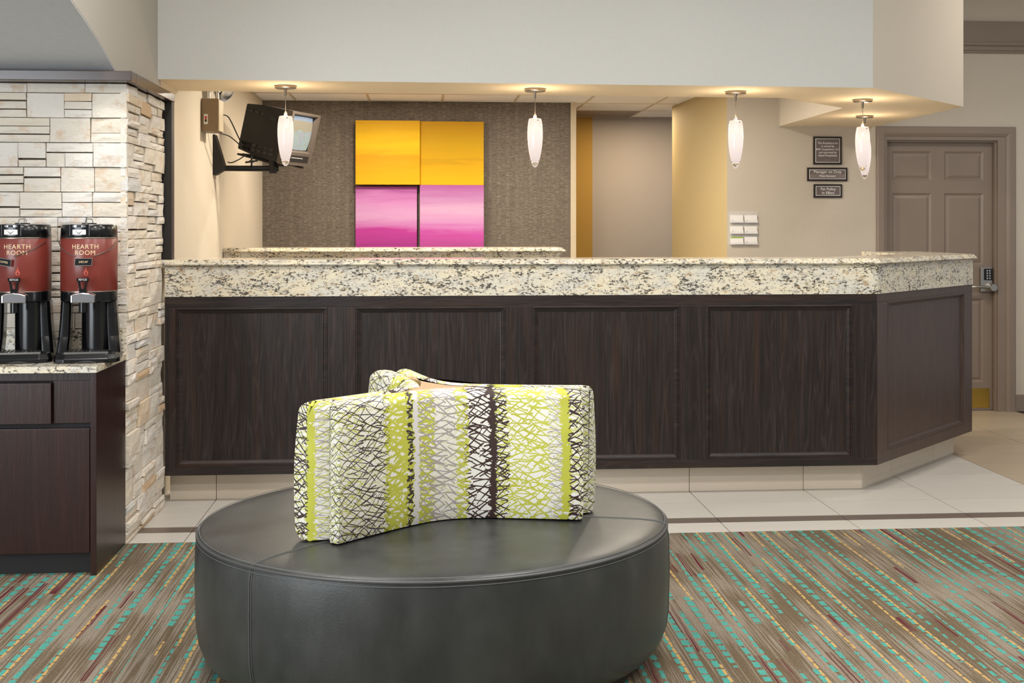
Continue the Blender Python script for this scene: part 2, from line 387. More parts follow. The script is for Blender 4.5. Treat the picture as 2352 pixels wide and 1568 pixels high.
class MB:
    """collects vertices and faces, then links them as one mesh object"""
    def __init__(s): s.v = []; s.f = []; s.uv = None
    def quad(s, *p):
        i = len(s.v); s.v += [tuple(q) for q in p]; s.f.append(tuple(range(i, i+len(p)))); return s
    def box(s, x0, x1, y0, y1, z0, z1):
        i = len(s.v)
        s.v += [(x, y, z) for z in (z0, z1) for y in (y0, y1) for x in (x0, x1)]
        s.f += [tuple(i+k for k in q) for q in ((0, 2, 3, 1), (4, 5, 7, 6), (0, 1, 5, 4), (2, 6, 7, 3), (0, 4, 6, 2), (1, 3, 7, 5))]
        return s
    def obox(s, o, ax, ay, az, x0, x1, y0, y1, z0, z1):
        i = len(s.v); o = Vector(o)
        for z in (z0, z1):
            for y in (y0, y1):
                for x in (x0, x1): s.v.append(tuple(o+ax*x+ay*y+az*z))
        s.f += [tuple(i+k for k in q) for q in ((0, 2, 3, 1), (4, 5, 7, 6), (0, 1, 5, 4), (2, 6, 7, 3), (0, 4, 6, 2), (1, 3, 7, 5))]
        return s
    def loft(s, rings, cap=True, closed=True):
        i = len(s.v); n = len(rings[0])
        for r in rings: s.v += [tuple(q) for q in r]
        m = n if closed else n-1
        for k in range(len(rings)-1):
            for j in range(m):
                a = i+k*n+j; b = i+k*n+(j+1) % n
                s.f.append((a, b, b+n, a+n))
        if cap:
            s.f.append(tuple(i+j for j in reversed(range(n))))
            s.f.append(tuple(i+(len(rings)-1)*n+j for j in range(n)))
        return s
    def prism(s, poly, z0, z1): return s.loft([[(x, y, z0) for x, y in poly], [(x, y, z1) for x, y in poly]])
    def lathe(s, prof, c=(0, 0, 0), n=32, ax=(1, 0, 0), ay=(0, 1, 0), az=(0, 0, 1), cap=True):
        c = Vector(c); ax, ay, az = Vector(ax), Vector(ay), Vector(az)
        rings = []
        for r, z in prof:
            rings.append([c+ax*(r*math.cos(2*math.pi*k/n))+ay*(r*math.sin(2*math.pi*k/n))+az*z for k in range(n)])
        return s.loft(rings, cap)
    def tube(s, pts, r, n=8, smooth=0, closed=False, cap=True):
        pts = [Vector(p) for p in pts]
        if smooth:
            out = []; L = len(pts)
            rng = range(L) if closed else range(L-1)
            for i in rng:
                g = (lambda k: pts[k % L]) if closed else (lambda k: pts[max(0, min(L-1, k))])
                p0, p1, p2, p3 = g(i-1), g(i), g(i+1), g(i+2)
                for k in range(smooth):
                    u = k/smooth
                    out.append(.5*((2*p1)+(p2-p0)*u+(2*p0-5*p1+4*p2-p3)*u*u+(3*p1-p0-3*p2+p3)*u**3))
            if not closed: out.append(pts[-1])
            pts = out
        rings = []; prev = None; L = len(pts)
        for i, p in enumerate(pts):
            d = (pts[(i+1) % L]-pts[i-1]) if closed else (pts[min(i+1, L-1)]-pts[max(i-1, 0)])
            d.normalize()
            ref = prev if prev is not None else (Vector((0, 0, 1)) if abs(d.z) < .9 else Vector((1, 0, 0)))
            a = ref-d*ref.dot(d); a.normalize(); b = d.cross(a); prev = a
            rings.append([p+a*(r*math.cos(2*math.pi*k/n))+b*(r*math.sin(2*math.pi*k/n)) for k in range(n)])
        if closed: rings.append(rings[0])
        return s.loft(rings, cap and not closed)
    def build(s, name, mat, parent=None, smooth=False, bevel=0, seg=2, angle=None):
        me = bpy.data.meshes.new(name); me.from_pydata(s.v, [], s.f); me.update()
        bm = bmesh.new(); bm.from_mesh(me)
        if bevel:
            bmesh.ops.bevel(bm, geom=list(bm.edges), offset=bevel, segments=seg, profile=.6, affect='EDGES', clamp_overlap=True)
        bmesh.ops.recalc_face_normals(bm, faces=bm.faces)
        bm.to_mesh(me); bm.free()
        return link(name, me, mat, parent, smooth)

def link(name, me, mat, parent=None, smooth=False):
    if mat: me.materials.append(M[mat] if isinstance(mat, str) else mat)
    if smooth:
        me.polygons.foreach_set('use_smooth', [True]*len(me.polygons))
        try: me.set_sharp_from_angle(angle=math.radians(40))
        except Exception: pass
    o = bpy.data.objects.new(name, me); COL.objects.link(o)
    if parent:
        o.parent = parent
        if parent.type == 'EMPTY' and not parent.get('_local'):
            o.matrix_parent_inverse = Matrix.Translation(-Vector(parent.location))
    return o
def thing(name, label, cat, loc=(0, 0, 0), group=None, local=False):
    o = bpy.data.objects.new(name, None); COL.objects.link(o); o.location = loc
    o.empty_display_size = .05
    o['label'] = label; o['category'] = cat
    if group: o['group'] = group
    if local: o['_local'] = 1
    return o
def tag(o, label, cat, group=None):
    o['label'] = label; o['category'] = cat
    if group: o['group'] = group
    return o
def struct(o, label=None):
    o['kind'] = 'structure'
    if label: o['label'] = label
    return o
def copy_tree(o, parent=None):
    c = o.copy(); COL.objects.link(c)
    if parent is not None: c.parent = parent; c.matrix_parent_inverse = o.matrix_parent_inverse.copy()
    for ch in list(o.children): copy_tree(ch, c)
    return c
def text_mesh(body, size, align='CENTER', ext=.0008, space=1.0):
    cu = bpy.data.curves.new('lettering', 'FONT'); cu.body = body; cu.size = size
    cu.align_x = align; cu.align_y = 'CENTER'; cu.extrude = ext; cu.space_character = space; cu.resolution_u = 3
    o = bpy.data.objects.new('lettering', cu); COL.objects.link(o)
    dg = bpy.context.evaluated_depsgraph_get()
    me = bpy.data.meshes.new_from_object(o.evaluated_get(dg))
    bpy.data.objects.remove(o); bpy.data.curves.remove(cu)
    return me
def wall_text(body, size, x, y, z, mat, parent, name='lettering', space=1.0):
    me = text_mesh(body, size, space=space)
    me.transform(Matrix.Translation((x, y, z)) @ Matrix.Rotation(math.pi/2, 4, 'X'))
    return link(name, me, mat, parent)

# ------------------------------------------------------------------ the setting: floor
floor = struct(MB().box(-4.2, 6.2, -4, 12, -.06, -.006).build('floor', 'grout'))
G = .0021
COLX = [-1.05+.61*k for k in range(-3, 10)]
rows = [(5.31, 5.508, 'tile'), (5.508, 5.603, 'tile_dark')]
y = 5.605
while y < 8.7:
    rows.append((y, min(y+.292, 8.74), 'tile')); y += .292
for i in range(len(COLX)-1):
    xa, xb = COLX[i], COLX[i+1]
    for ya, yb, mt in rows:
        if ya > 6.2 and xb < 2.1: continue
        if xb < -1.4: continue
        m = 'tile_tan' if (mt == 'tile' and xa > 3.1) else mt
        MB().box(xa+G, xb-G, ya+.0024, yb-.0024, -.02, 0).build('tile', m, floor)

struct(MB().box(-1.335, 1.998, 6.49, 11.4, -.02, 0).build('floor_staff_bounce', 'tile'))  # unseen pale floor, added to bounce light up to the tile ceiling
crp = MB().box(-3.4, 4.6, .8, 5.312, -.02, .006).build('carpet', 'carpet', bevel=.003, seg=1)
tag(crp, 'taupe lobby carpet with teal, yellow and maroon dashed stripes', 'carpet')

# ------------------------------------------------------------------ walls, soffit, ceilings
WX = -1.335
struct(MB().box(WX-.12, WX, 6.201, 11.4, 0, 3.4).box(WX-.12, WX, 6.085, 6.2005, 0, 2.05).build('wall_left', 'sandy_paint'))
# upper side wall over the stone pillar, cut along the curve of the vault
curve = [(5.304, 2.057), (5.155, 2.11), (5.007, 2.156), (4.825, 2.203), (4.639, 2.245), (4.4, 2.292), (4.1, 2.335), (3.7, 2.37), (3.2, 2.385)]
prof = [(6.2, 2.054)]+[(y, z+.006) for y, z in curve]+[(3.2, 3.4), (6.2, 3.4)]
mb = MB(); mb.loft([[(WX-.10, y, z) for y, z in prof], [(WX, y, z) for y, z in prof]])
struct(mb.build('wall_side', 'greige_paint'))
rings = []
for y, z in [(5.42, 2.0)]+curve: rings.append([(WX-.0006, y, z), (-3.4, y, z), (-3.4, y, z+.004), (WX-.0006, y, z+.004)])
struct(MB().loft(rings).build('ceiling_vault', 'grey_paint', smooth=True))

struct(MB().box(WX-.12, 1.243, 10.05, 10.17, 0, 2.46).build('wall_back', 'grasscloth'))
struct(MB().box(1.243, 1.290, 10.02, 10.19, 0, 2.46).build('trim_1', 'trim_light', bevel=.004))
struct(MB().box(WX-.12, 1.62, 11.37, 11.5, 0, 2.46).build('wall_far_gold', 'ochre_wall'))  # ochre left stretch of the far wall, beside the lilac part
struct(MB().box(1.62, 2.7, 11.38, 11.5, 0, 2.46).build('wall_far', 'lilac_paint'))
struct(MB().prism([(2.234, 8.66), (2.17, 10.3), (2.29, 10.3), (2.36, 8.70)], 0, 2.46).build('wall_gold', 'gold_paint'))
# wall with the door (opening x 3.43..4.33, z 2.06)
WY = 8.66
mb = MB().box(2.234, 3.40, WY, WY+.14, 0, 3.4).box(4.36, 6.2, WY, WY+.14, 0, 3.4).box(3.40, 4.36, WY, WY+.14, 2.075, 3.4)
struct(mb.build('wall_right', 'beige_paint'))

SZ = 2.13
sof = [(WX, 6.13), (2.40, 6.225), (3.335, 7.16), (3.335, WY), (2.62, WY), (2.62, 7.295), (2.085, 6.76), (WX, 6.65)]
mb = MB().prism(sof, SZ, 3.4)
so = mb.build('soffit', 'white_paint')
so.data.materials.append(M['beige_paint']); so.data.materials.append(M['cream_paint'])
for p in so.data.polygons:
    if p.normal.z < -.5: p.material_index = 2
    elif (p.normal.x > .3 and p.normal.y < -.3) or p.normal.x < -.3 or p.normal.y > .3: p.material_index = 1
struct(so, 'white soffit with angled corner over the reception desk')
struct(MB().box(-4.2, 6.2, -4, 8.7, 3.4, 3.5).build('ceiling', 'ceiling_paint'))
# suspended tile ceiling on the staff side
cg = struct(MB().box(WX, 2.62, 6.6, 11.4, 2.452, 2.48).build('ceiling_grid', 'trim_light'))
cxs = [-1.66+.606*k for k in range(0, 8)]
cys = [6.45+.606*k for k in range(0, 9)]
for a in cxs:
    for b in cys:
        x0, x1, y0, y1 = max(a+.008, WX+.004), min(a+.598, 2.615), max(b+.008, 6.77), min(b+.598, 11.36)
        if x1-x0 < .06 or y1-y0 < .06: continue
        if a+.3 > 2.1 and b < 7.4: continue
        if abs(a-1.37) < .05 and abs(b-10.69) < .05:
            v = MB().box(x0, x1, y0, y1, 2.438, 2.452).build('vent_panel', 'perforated', cg)
            continue
        MB().box(x0, x1, y0, y1, 2.440, 2.452).build('ceiling_panel', 'ceiling_tile', cg)
for a in cxs[1:]:
    MB().box(a-.009, a+.009, 6.77, 11.36, 2.436, 2.452).build('grid_bar', 'trim_light', cg)
for b in cys[1:]:
    MB().box(WX, 2.2, b-.009, b+.009, 2.437, 2.452).build('grid_bar', 'trim_light', cg)

# crown band and baseboard on the door wall
tr = MB()
pr = [(WY, 2.690), (WY-.018, 2.690), (WY-.018, 2.702), (WY-.028, 2.708), (WY-.028, 2.735), (WY-.045, 2.745), (WY-.045, 2.762), (WY-.03, 2.766), (WY-.03, 2.925), (WY, 2.925)]
tr.loft([[(3.336, y, z) for y, z in pr], [(6.2, y, z) for y, z in pr]])
struct(tr.build('trim_2', 'taupe'))
struct(MB().box(4.434, 6.2, WY-.014, WY, 0, .128).build('baseboard_right', 'taupe', bevel=.004))
struct(MB().box(2.24, 3.364, WY-.014, WY, 0, .128).build('baseboard_back', 'taupe', bevel=.004))

# ------------------------------------------------------------------ door
dr = thing('door_1', 'taupe six panel door with keypad lock and brass kick plate', 'door', (3.88, WY, 0))
del dr['category']; dr['kind'] = 'structure'
DY = 8.725
def casing():
    prof = [(0, 0), (0, .016), (.012, .022), (.05, .022), (.062, .016), (.072, .010), (.072, 0)]
    m = MB()
    x0, x1, zt = 3.363, 4.433, 2.136
    rings = []
    for c in range(4):
        rr = []
        for a, d in prof:
            if c == 0: rr.append((x0+a, WY-d, 0))
            elif c == 1: rr.append((x0+a, WY-d, zt-a))
            elif c == 2: rr.append((x1-a, WY-d, zt-a))
            else: rr.append((x1-a, WY-d, 0))
        rings.append(rr)
    return m.loft(rings)
casing().build('casing', 'taupe', dr)
mb = MB().box(3.40, 3.445, WY-.004, WY+.13, 0, 2.075).box(4.300, 4.362, WY-.004, WY+.13, 0, 2.075).box(3.445, 4.300, WY-.004, WY+.13, 2.035, 2.075)
mb.box(3.445, 3.457, WY+.02, WY+.05, 0, 2.035).box(4.287, 4.300, WY+.02, WY+.05, 0, 2.035).box(3.457, 4.287, WY+.02, WY+.05, 2.022, 2.035)
mb.build('jamb', 'taupe', dr)
slab = MB().box(3.448, 4.297, DY+.012, DY+.045, .006, 2.03).build('slab', 'taupe', dr)
PX = [(3.51, 3.815), (3.915, 4.22)]; PZ = [(1.735, 1.955), (1.10, 1.64), (.215, .845)]
# stiles and rails in front of the recessed field
mb = MB()
zs = [.006, .215, .845, 1.10, 1.64, 1.735, 1.955, 2.03]
for a, b in ((3.448, 3.51), (3.815, 3.915), (4.22, 4.297)): mb.box(a, b, DY, DY+.013, .006, 2.03)
for a, b in ((.006, .215), (.845, 1.10), (1.64, 1.735), (1.955, 2.03)):
    for c, d in PX: mb.box(c, d, DY, DY+.013, a, b)
mb.build('stile_and_rail', 'taupe', slab)
for a, b in PX:
    for c, d in PZ:
        m = MB(); i1, i2 = .014, .038
        def R(i, yy): return [(a+i, yy, c+i), (b-i, yy, c+i), (b-i, yy, d-i), (a+i, yy, d-i)]
        m.loft([R(.0, DY+.013), R(.0, DY+.001), R(i1, DY+.0115), R(i1+.004, DY+.0115), R(i2, DY+.003), R(i2+.001, DY+.003)])
        m.build('door_panel', 'taupe', dr)
MB().box(3.47, 4.268, DY-.0025, DY, .02, .168).build('kick_plate', 'brass', dr, bevel=.001, seg=1)
lk = MB().box(4.185, 4.277, DY-.03, DY, .897, 1.083).build('lock', 'steel', dr, bevel=.006)
MB().box(4.212, 4.272, DY-.036, DY-.03, .985, 1.072).build('keypad', 'black_plastic', lk, bevel=.002)
for r in range(4):
    for q in range(2):
        MB().lathe([(.0075, 0), (.0075, .004), (.005, .006)], (4.232+.02*q, DY-.036, 1.000+.019*r), 10, (1, 0, 0), (0, 0, 1), (0, -1, 0)).build('key_button', 'chrome', lk, True)
MB().lathe([(.027, 0), (.03, .01), (.03, .05), (.026, .058)], (4.262, DY-.03, .932), 24, (1, 0, 0), (0, 0, 1), (0, -1, 0)).build('lever_hub', 'steel', lk, True)
MB().tube([(4.26, DY-.07, .932), (4.2, DY-.074, .935), (4.13, DY-.07, .937), (4.095, DY-.06, .937)], .0105, 10, 4).build('lever', 'steel', lk, True)

# ------------------------------------------------------------------ stone pillar
pil = thing('stone_pillar', 'pale stacked ledgestone pillar left of the reception desk with dark wood cap', 'pillar', (-2.2, 5.6, 0))
PXR, PYF = -1.30, 5.315      # core faces
MB().box(-2.66, PXR-.012, PYF+.012, 6.08, 0, 2.01).build('core', 'stone_core', pil)
def stone_block(c0, c1, z0, z1, depth, face, jit):
    """a rough block; face 'f' looks to -Y along X, face 's' looks to +X along Y"""
    nx, nz = 4, 3
    g = .0017
    top = []
    ja = [random.uniform(-jit, jit) for _ in range(4)]
    def P(i, k, d):
        u, w = i/(nx-1), k/(nz-1)
        a = c0+g+(c1-c0-2*g)*u+(ja[0] if u == 0 else ja[1] if u == 1 else 0)*.4*(w-.5)
        z = z0+g+(z1-z0-2*g)*w+(ja[2]*.3*(u-.5) if w in (0, 1) else 0)
        return (a, PYF-d, z) if face == 'f' else (PXR+d, a, z)
    m = MB(); idx = {}
    for k in range(nz):
        for i in range(nx):
            edge = i in (0, nx-1) or k in (0, nz-1)
            dd = depth-(.0035 if edge else 0)+random.uniform(-.0022, .0022)
            idx[(i, k)] = len(m.v); m.v.append(P(i, k, dd))
    for k in range(nz-1):
        for i in range(nx-1):
            m.f.append((idx[(i, k)], idx[(i+1, k)], idx[(i+1, k+1)], idx[(i, k+1)]))
    loop = [(i, 0) for i in range(nx)]+[(nx-1, k) for k in range(1, nz)]+[(i, nz-1) for i in range(nx-2, -1, -1)]+[(0, k) for k in range(nz-2, 0, -1)]
    b0 = len(m.v)
    for i, k in loop: m.v.append(P(i, k, -.014))
    L = len(loop)
    for j in range(L): m.f.append((idx[loop[j]], b0+j, b0+(j+1) % L, idx[loop[(j+1) % L]]))
    m.f.append(tuple(b0+j for j in range(L)))
    return m
def lay(face, a0, a1, zlo, zhi, H, wmin, wmax, dmin, dmax, jit, end_jag=0, field=None):
    z = zhi; r = 0
    while z > zlo+.02:
        h = H*random.uniform(.97, 1.03) if r else .042
        zb = max(z-h, 0.0)
        a = a0; 
        while a < a1-.02:
            w = random.uniform(wmin, wmax); e = min(a+w, a1)
            if a1-e < wmin*.6: e = a1
            ee = e+(random.uniform(-end_jag, end_jag) if e == a1 and end_jag else 0)
            k = random.random(); hh = z-zb
            if hh < .05 or k < .12: parts = [(zb, z)]
            elif k < .62: q = zb+hh*random.choice((.33, .4, .6, .66)); parts = [(zb, q), (q, z)]
            elif k < .90: q = zb+hh*.34; s_ = zb+hh*.68; parts = [(zb, q), (q, s_), (s_, z)]
            else: parts = [(zb, z)]
            parts = [(p0+(random.uniform(-.003, .003) if p0 > zb else 0), p1+(random.uniform(-.003, -.0005) if p1 < z else 0)) for p0, p1 in parts]
            for pz0, pz1 in parts:
                if random.random() < .22 and (e-a) > wmin*1.5 and len(parts) < 3:
                    mid = a+(e-a)*random.uniform(.35, .65)
                    spans = [(a, mid), (mid, ee)]
                else: spans = [(a, ee)]
                for s0, s1 in spans:
                    sb = stone_block(s0, s1, pz0, pz1, random.uniform(dmin, dmax), face, jit)
                    if field is None: sb.build('stone', 'stone', pil)
                    else:
                        k0 = len(field.v); field.v += sb.v; field.f += [tuple(k0+q for q in f_) for f_ in sb.f]
            a = e
        z = zb; r += 1
lay('f', -1.86, -1.286, .86, 2.008, .1055, .10, .25, .012, .021, .004)
lay('s', 5.302, 6.035, 0.0, 2.006, .1055, .14, .27, .006, .026, .012, .012)
fld = MB(); st_ = random.getstate()
lay('f', -2.66, -1.862, .86, 2.008, .1055, .10, .25, .012, .021, .004, field=fld)
random.setstate(st_)
fo = fld.build('stone_field', 'stone', pil); fo['kind'] = 'stuff'
mb = MB().box(-2.70, -1.246, 5.215, 5.30, 2.010, 2.053)
mb.build('cap', 'dark_trim', pil, bevel=.003)
MB().box(-1.36, -1.246, 5.301, 6.11, 2.010, 2.053).build('cap', 'dark_trim', pil, bevel=.003)
MB().box(-1.334, -1.249, 6.045, 6.11, 1.2225, 2.009).build('end_board', 'black_trim', pil, bevel=.002)

# ------------------------------------------------------------------ reception desk
FY = 6.05; FX = 2.356; ZB, ZG = .146, 1.037
TEND = .9686
desk = thing('reception_desk', 'dark stained reception desk with recessed wood panels and pale tile base', 'desk', (.6, 6.3, 0))
XL = -1.283
D45 = math.sqrt(.5)
def wing(t, back=0.0):   # point on the 45 degree front, t metres in X, set back into the desk
    return (FX+t-back*D45, FY+t+back*D45)
MB().prism([(XL, FY+.03), (FX-.012, FY+.03), wing(TEND-.001, .03), (3.30, 7.78), (2.96, 7.78), (2.96, 7.12), (2.24, 6.36), (XL, 6.36)], ZB+.005, ZG).build('carcass', 'wood_v', desk)
# rails and stiles proud of the panels
MB().box(XL, FX-.001, FY, FY+.03, .982, ZG).build('top_rail', 'wood_h', desk, bevel=.002)
MB().box(XL, FX-.001, FY, FY+.03, ZB, .187).build('bottom_rail', 'wood_h', desk, bevel=.002)
PAN = [(-1.229, -.479), (-.34, .419), (.556, 1.316), (1.452, 2.224)]
sx = [XL]+[v for p in PAN for v in p]+[FX-.001]
for k in range(0, len(sx), 2):
    MB().box(sx[k], sx[k+1], FY, FY+.03, .187, .982).build('stile', 'wood_v', desk, bevel=.0015)
def moulding_rings(w, h):
    prof = [(0, .001), (.004, -.002), (.009, -.002), (.012, .006), (.017, .007), (.024, .013), (.030, .015), (.030, .024), (0, .024)]
    cs = []
    for (cx_, cz_, sxn, szn) in ((0, 0, 1, 1), (w, 0, -1, 1), (w, h, -1, -1), (0, h, 1, -1)):
        cs.append([(cx_+sxn*a, d, cz_+szn*a) for a, d in prof])
    return cs+[cs[0]]
for a, b in PAN:
    p = MB().box(a, b, FY+.016, FY+.032, .187, .982).build('panel', 'wood_v', desk)
    rr = [[(a+x, FY+y, .187+z) for x, y, z in r] for r in moulding_rings(b-a, .982-.187)]
    MB().loft(rr, cap=False).build('moulding', 'wood_h', p)
# wing
O = Vector((FX, FY, 0)); AX = Vector((D45, D45, 0)); AY = Vector((-D45, D45, 0)); AZ = Vector((0, 0, 1))
r2 = math.sqrt(2)
WL = TEND*r2; pa, pb = .0927*r2, .8816*r2
MB().obox(O, AX, AY, AZ, .001, WL, 0, .03, .993, ZG).build('top_rail', 'wood_wing', desk, bevel=.002)
MB().obox(O, AX, AY, AZ, .001, WL, 0, .03, ZB, .206).build('bottom_rail', 'wood_wing', desk, bevel=.002)
MB().obox(O, AX, AY, AZ, .001, pa, 0, .03, .206, .993).build('stile', 'wood_wing', desk, bevel=.0015)
MB().obox(O, AX, AY, AZ, pb, WL, 0, .03, .206, .993).build('stile', 'wood_wing', desk, bevel=.0015)
p = MB().obox(O, AX, AY, AZ, pa, pb, .014, .032, .206, .993).build('panel', 'wood_wing', desk)
rr = [[tuple(O+AX*(pa+x)+AY*y+AZ*(.206+z)) for x, y, z in r] for r in moulding_rings(pb-pa, .993-.206)]
MB().loft(rr, cap=False).build('moulding', 'wood_wing', p)
# tiled toe base
TY = 6.165
xs = [XL]+[v for v in COLX if XL+.05 < v < 2.25]+[2.318]
for a, b in zip(xs[:-1], xs[1:]):
    MB().box(a+.0015, b-.0015, TY, TY+.02, .001, ZB+.004).build('base_tile', 'tile_base', desk)
TO = Vector((2.318, TY, 0)); TL = .92*r2
for a, b in ((0.001, .375), (.377, .985), (.987, TL)):
    MB().obox(TO, AX, AY, AZ, a, b, 0, .02, .001, ZB+.004).build('base_tile', 'tile_base', desk)
MB().prism([(XL, TY+.021), (2.30, TY+.021), (3.22, 7.09), (3.22, 7.7), (2.98, 7.7), (2.98, 7.14), (2.26, 6.34), (XL, 6.34)], 0.001, ZB).build('toe_core', 'grout', desk)

# granite worktop with beveled edge and apron
top = thing('granite_worktop', 'long speckled cream granite worktop and apron on the front desk', 'worktop', (.6, 6.2, 1.037))
def outline(d):
    e = d*math.tan(math.radians(22.5))
    return [(XL-.02, FY-d), (FX+e, FY-d), (FX+TEND+d*(D45)+d*.3, FY+TEND-d*D45+d*.3), (3.327+d, 7.03), (3.327+d, 7.79), (2.925, 7.79), (2.925, 7.09), (2.215, 6.385), (XL-.02, 6.385)]
mb = MB()
mb.loft([[(x, y, z) for x, y in outline(d)] for d, z in ((.0, 1.189), (.020, 1.192), (.026, 1.198), (.024, 1.203), (.006, 1.2215))])
mb.build('slab', 'granite', top)
JX = .53
MB().box(XL, JX-.0006, FY-.004, FY+.026, ZG, 1.189).build('apron', 'granite', top)
MB().box(JX+.0006, FX-.0025, FY-.004, FY+.026, ZG, 1.189).build('apron', 'granite', top)
MB().obox(O, AX, AY, AZ, -.0015, WL, -.004, .026, ZG, 1.189).build('apron', 'granite', top)
MB().box(2.96, 3.327, 7.03, 7.78, ZG, 1.189).build('return_support', 'granite', top)

# rear counter behind the desk
bc = thing('rear_counter', 'low speckled granite counter behind the desk below the wall art', 'counter', (-.2, 8.25, 0))
mb = MB(); BT = 1.244
def o2(d): return [(WX+.003, 8.1-d), (.945+d, 8.1-d), (.945+d, 8.5), (WX+.003, 8.5)]
mb.loft([[(x, y, z) for x, y in o2(d)] for d, z in ((0, BT-.031), (.016, BT-.029), (.024, BT-.022), (.022, BT-.018), (.002, BT))])
mb.build('slab', 'granite', bc)
MB().box(WX+.003, .935, 8.10, 8.13, 1.06, BT-.031).build('apron', 'granite', bc)
MB().box(WX+.003, .93, 8.13, 8.48, 0, BT-.032).build('body', 'wood_v', bc)

# ------------------------------------------------------------------ wall art
def art(name, x0, x1, z0, z1, yf, stops, label, dx):
    mt = canvas(name+'_'+str(dx), (z0, z1, stops), dx)
    o = thing('canvas_painting', label, 'painting', ((x0+x1)/2, 10.05, z0), 'square canvases on the grey wall')
    MB().box(x0+.02, x1-.02, yf+.012, 10.049, z0+.02, z1-.02).build('stretcher', 'trim_light', o)
    MB().box(x0, x1, yf, yf+.035, z0, z1).build('canvas', mt, o, bevel=.002)
art('canvas', -.560, -.028, 1.738, 2.270, 9.95, Y0, 'bright yellow square canvas, upper left of the four wall paintings', 1)
art('canvas', -.027, .505, 1.737, 2.268, 9.985, Y1, 'deeper yellow square canvas with a mauve streak, upper right of the four', 2)
art('canvas', -.563, -.052, 1.205, 1.725, 10.005, P0, 'pink and magenta square canvas, lower left and set furthest back', 3)
art('canvas', -.029, .505, 1.205, 1.736, 9.97, P1, 'pale pink square canvas with magenta base, lower right of the four', 4)

# ------------------------------------------------------------------ ottoman with three-sided back
OC = Vector((.042, 3.878)); OA, OB = .751, .690
e1 = Vector((.9775, .2107)); e2 = Vector((-.2107, .9775))
def oring(th, k=1.0, inset=0.0):
    v = e1*((OA-inset)*k*math.cos(th))+e2*((OB-inset)*k*math.sin(th))
    return (OC.x+v.x, OC.y+v.y)
def oang(world):     # ellipse parameter for a world direction
    d = Vector((math.cos(world), math.sin(world)))
    return math.atan2(d.dot(e2)/OB, d.dot(e1)/OA)
ott = thing('round_ottoman', 'large round charcoal leather ottoman with stitched seams in front of the desk', 'ottoman', (OC.x, OC.y, 0))
seams = [math.radians(225), math.radians(350), math.radians(469)]
par = [oang(a) for a in seams]
for i in range(1, 3):
    while par[i] < par[i-1]: par[i] += 2*math.pi
RZ = .44
for i in range(3):
    a = par[i]; b = par[i+1] if i < 2 else par[0]+2*math.pi
    n = 40
    ths = [a+.0012+(b-a-.0024)*k/n for k in range(n+1)]
    # top panel
    prof = [(0.0, .0, .458), (.35, .0, .4575), (.7, .0, .456), (.88, .0, .4535), (.95, 0, .450), (.98, 0, .4455), (.995, 0, .441), (1.0, 0, .436)]
    rings = [[(*oring(t, k), z) for t in ths] for k, _, z in prof]
    mb = MB(); mb.loft(rings, cap=False, closed=False); mb.build('seat_panel', 'leather', ott, smooth=True)
    sp = [(.0, .436), (-.006, .40), (-.008, .30), (-.005, .17), (.002, .12), (.012, .09), (.03, .066), (.055, .052), (.10, .049)]
    rings = [[(*oring(t, 1, ins), z) for t in ths] for ins, z in sp]
    mb = MB(); mb.loft(rings, cap=False, closed=False); mb.build('side_panel', 'leather', ott, smooth=True)
    # seams: double stitch rows radially and down the side
    for dd in (-.0045, .0045):
        da = dd
        pts = []
        for k, _, z in prof[1:]:
            x, y = oring(a, k); t_ = Vector((-math.sin(seams[i]), math.cos(seams[i])))
            pts.append((x+t_.x*da, y+t_.y*da, z+.0008))
        for ins, z in sp[:6]:
            x, y = oring(a, 1, ins-.001); t_ = Vector((-math.sin(seams[i]), math.cos(seams[i])))
            pts.append((x+t_.x*da, y+t_.y*da, z))
        MB().tube(pts, .0011, 5).build('stitch', 'thread', ott)
ths = [2*math.pi*k/140 for k in range(140)]
MB().tube([(*oring(t, 1, -.001), .4365) for t in ths], .0042, 6, closed=True).build('welt', 'welt', ott, smooth=True)
MB().tube([(*oring(t, 1, .006), .4470) for t in ths], .0011, 5, closed=True).build('stitch', 'thread', ott)
MB().tube([(*oring(t, 1, -.0035), .4255) for t in ths], .0011, 5, closed=True).build('stitch', 'thread', ott)
MB().prism([oring(t, 1, .085) for t in ths], .0065, .06).build('plinth', 'plinth', ott)
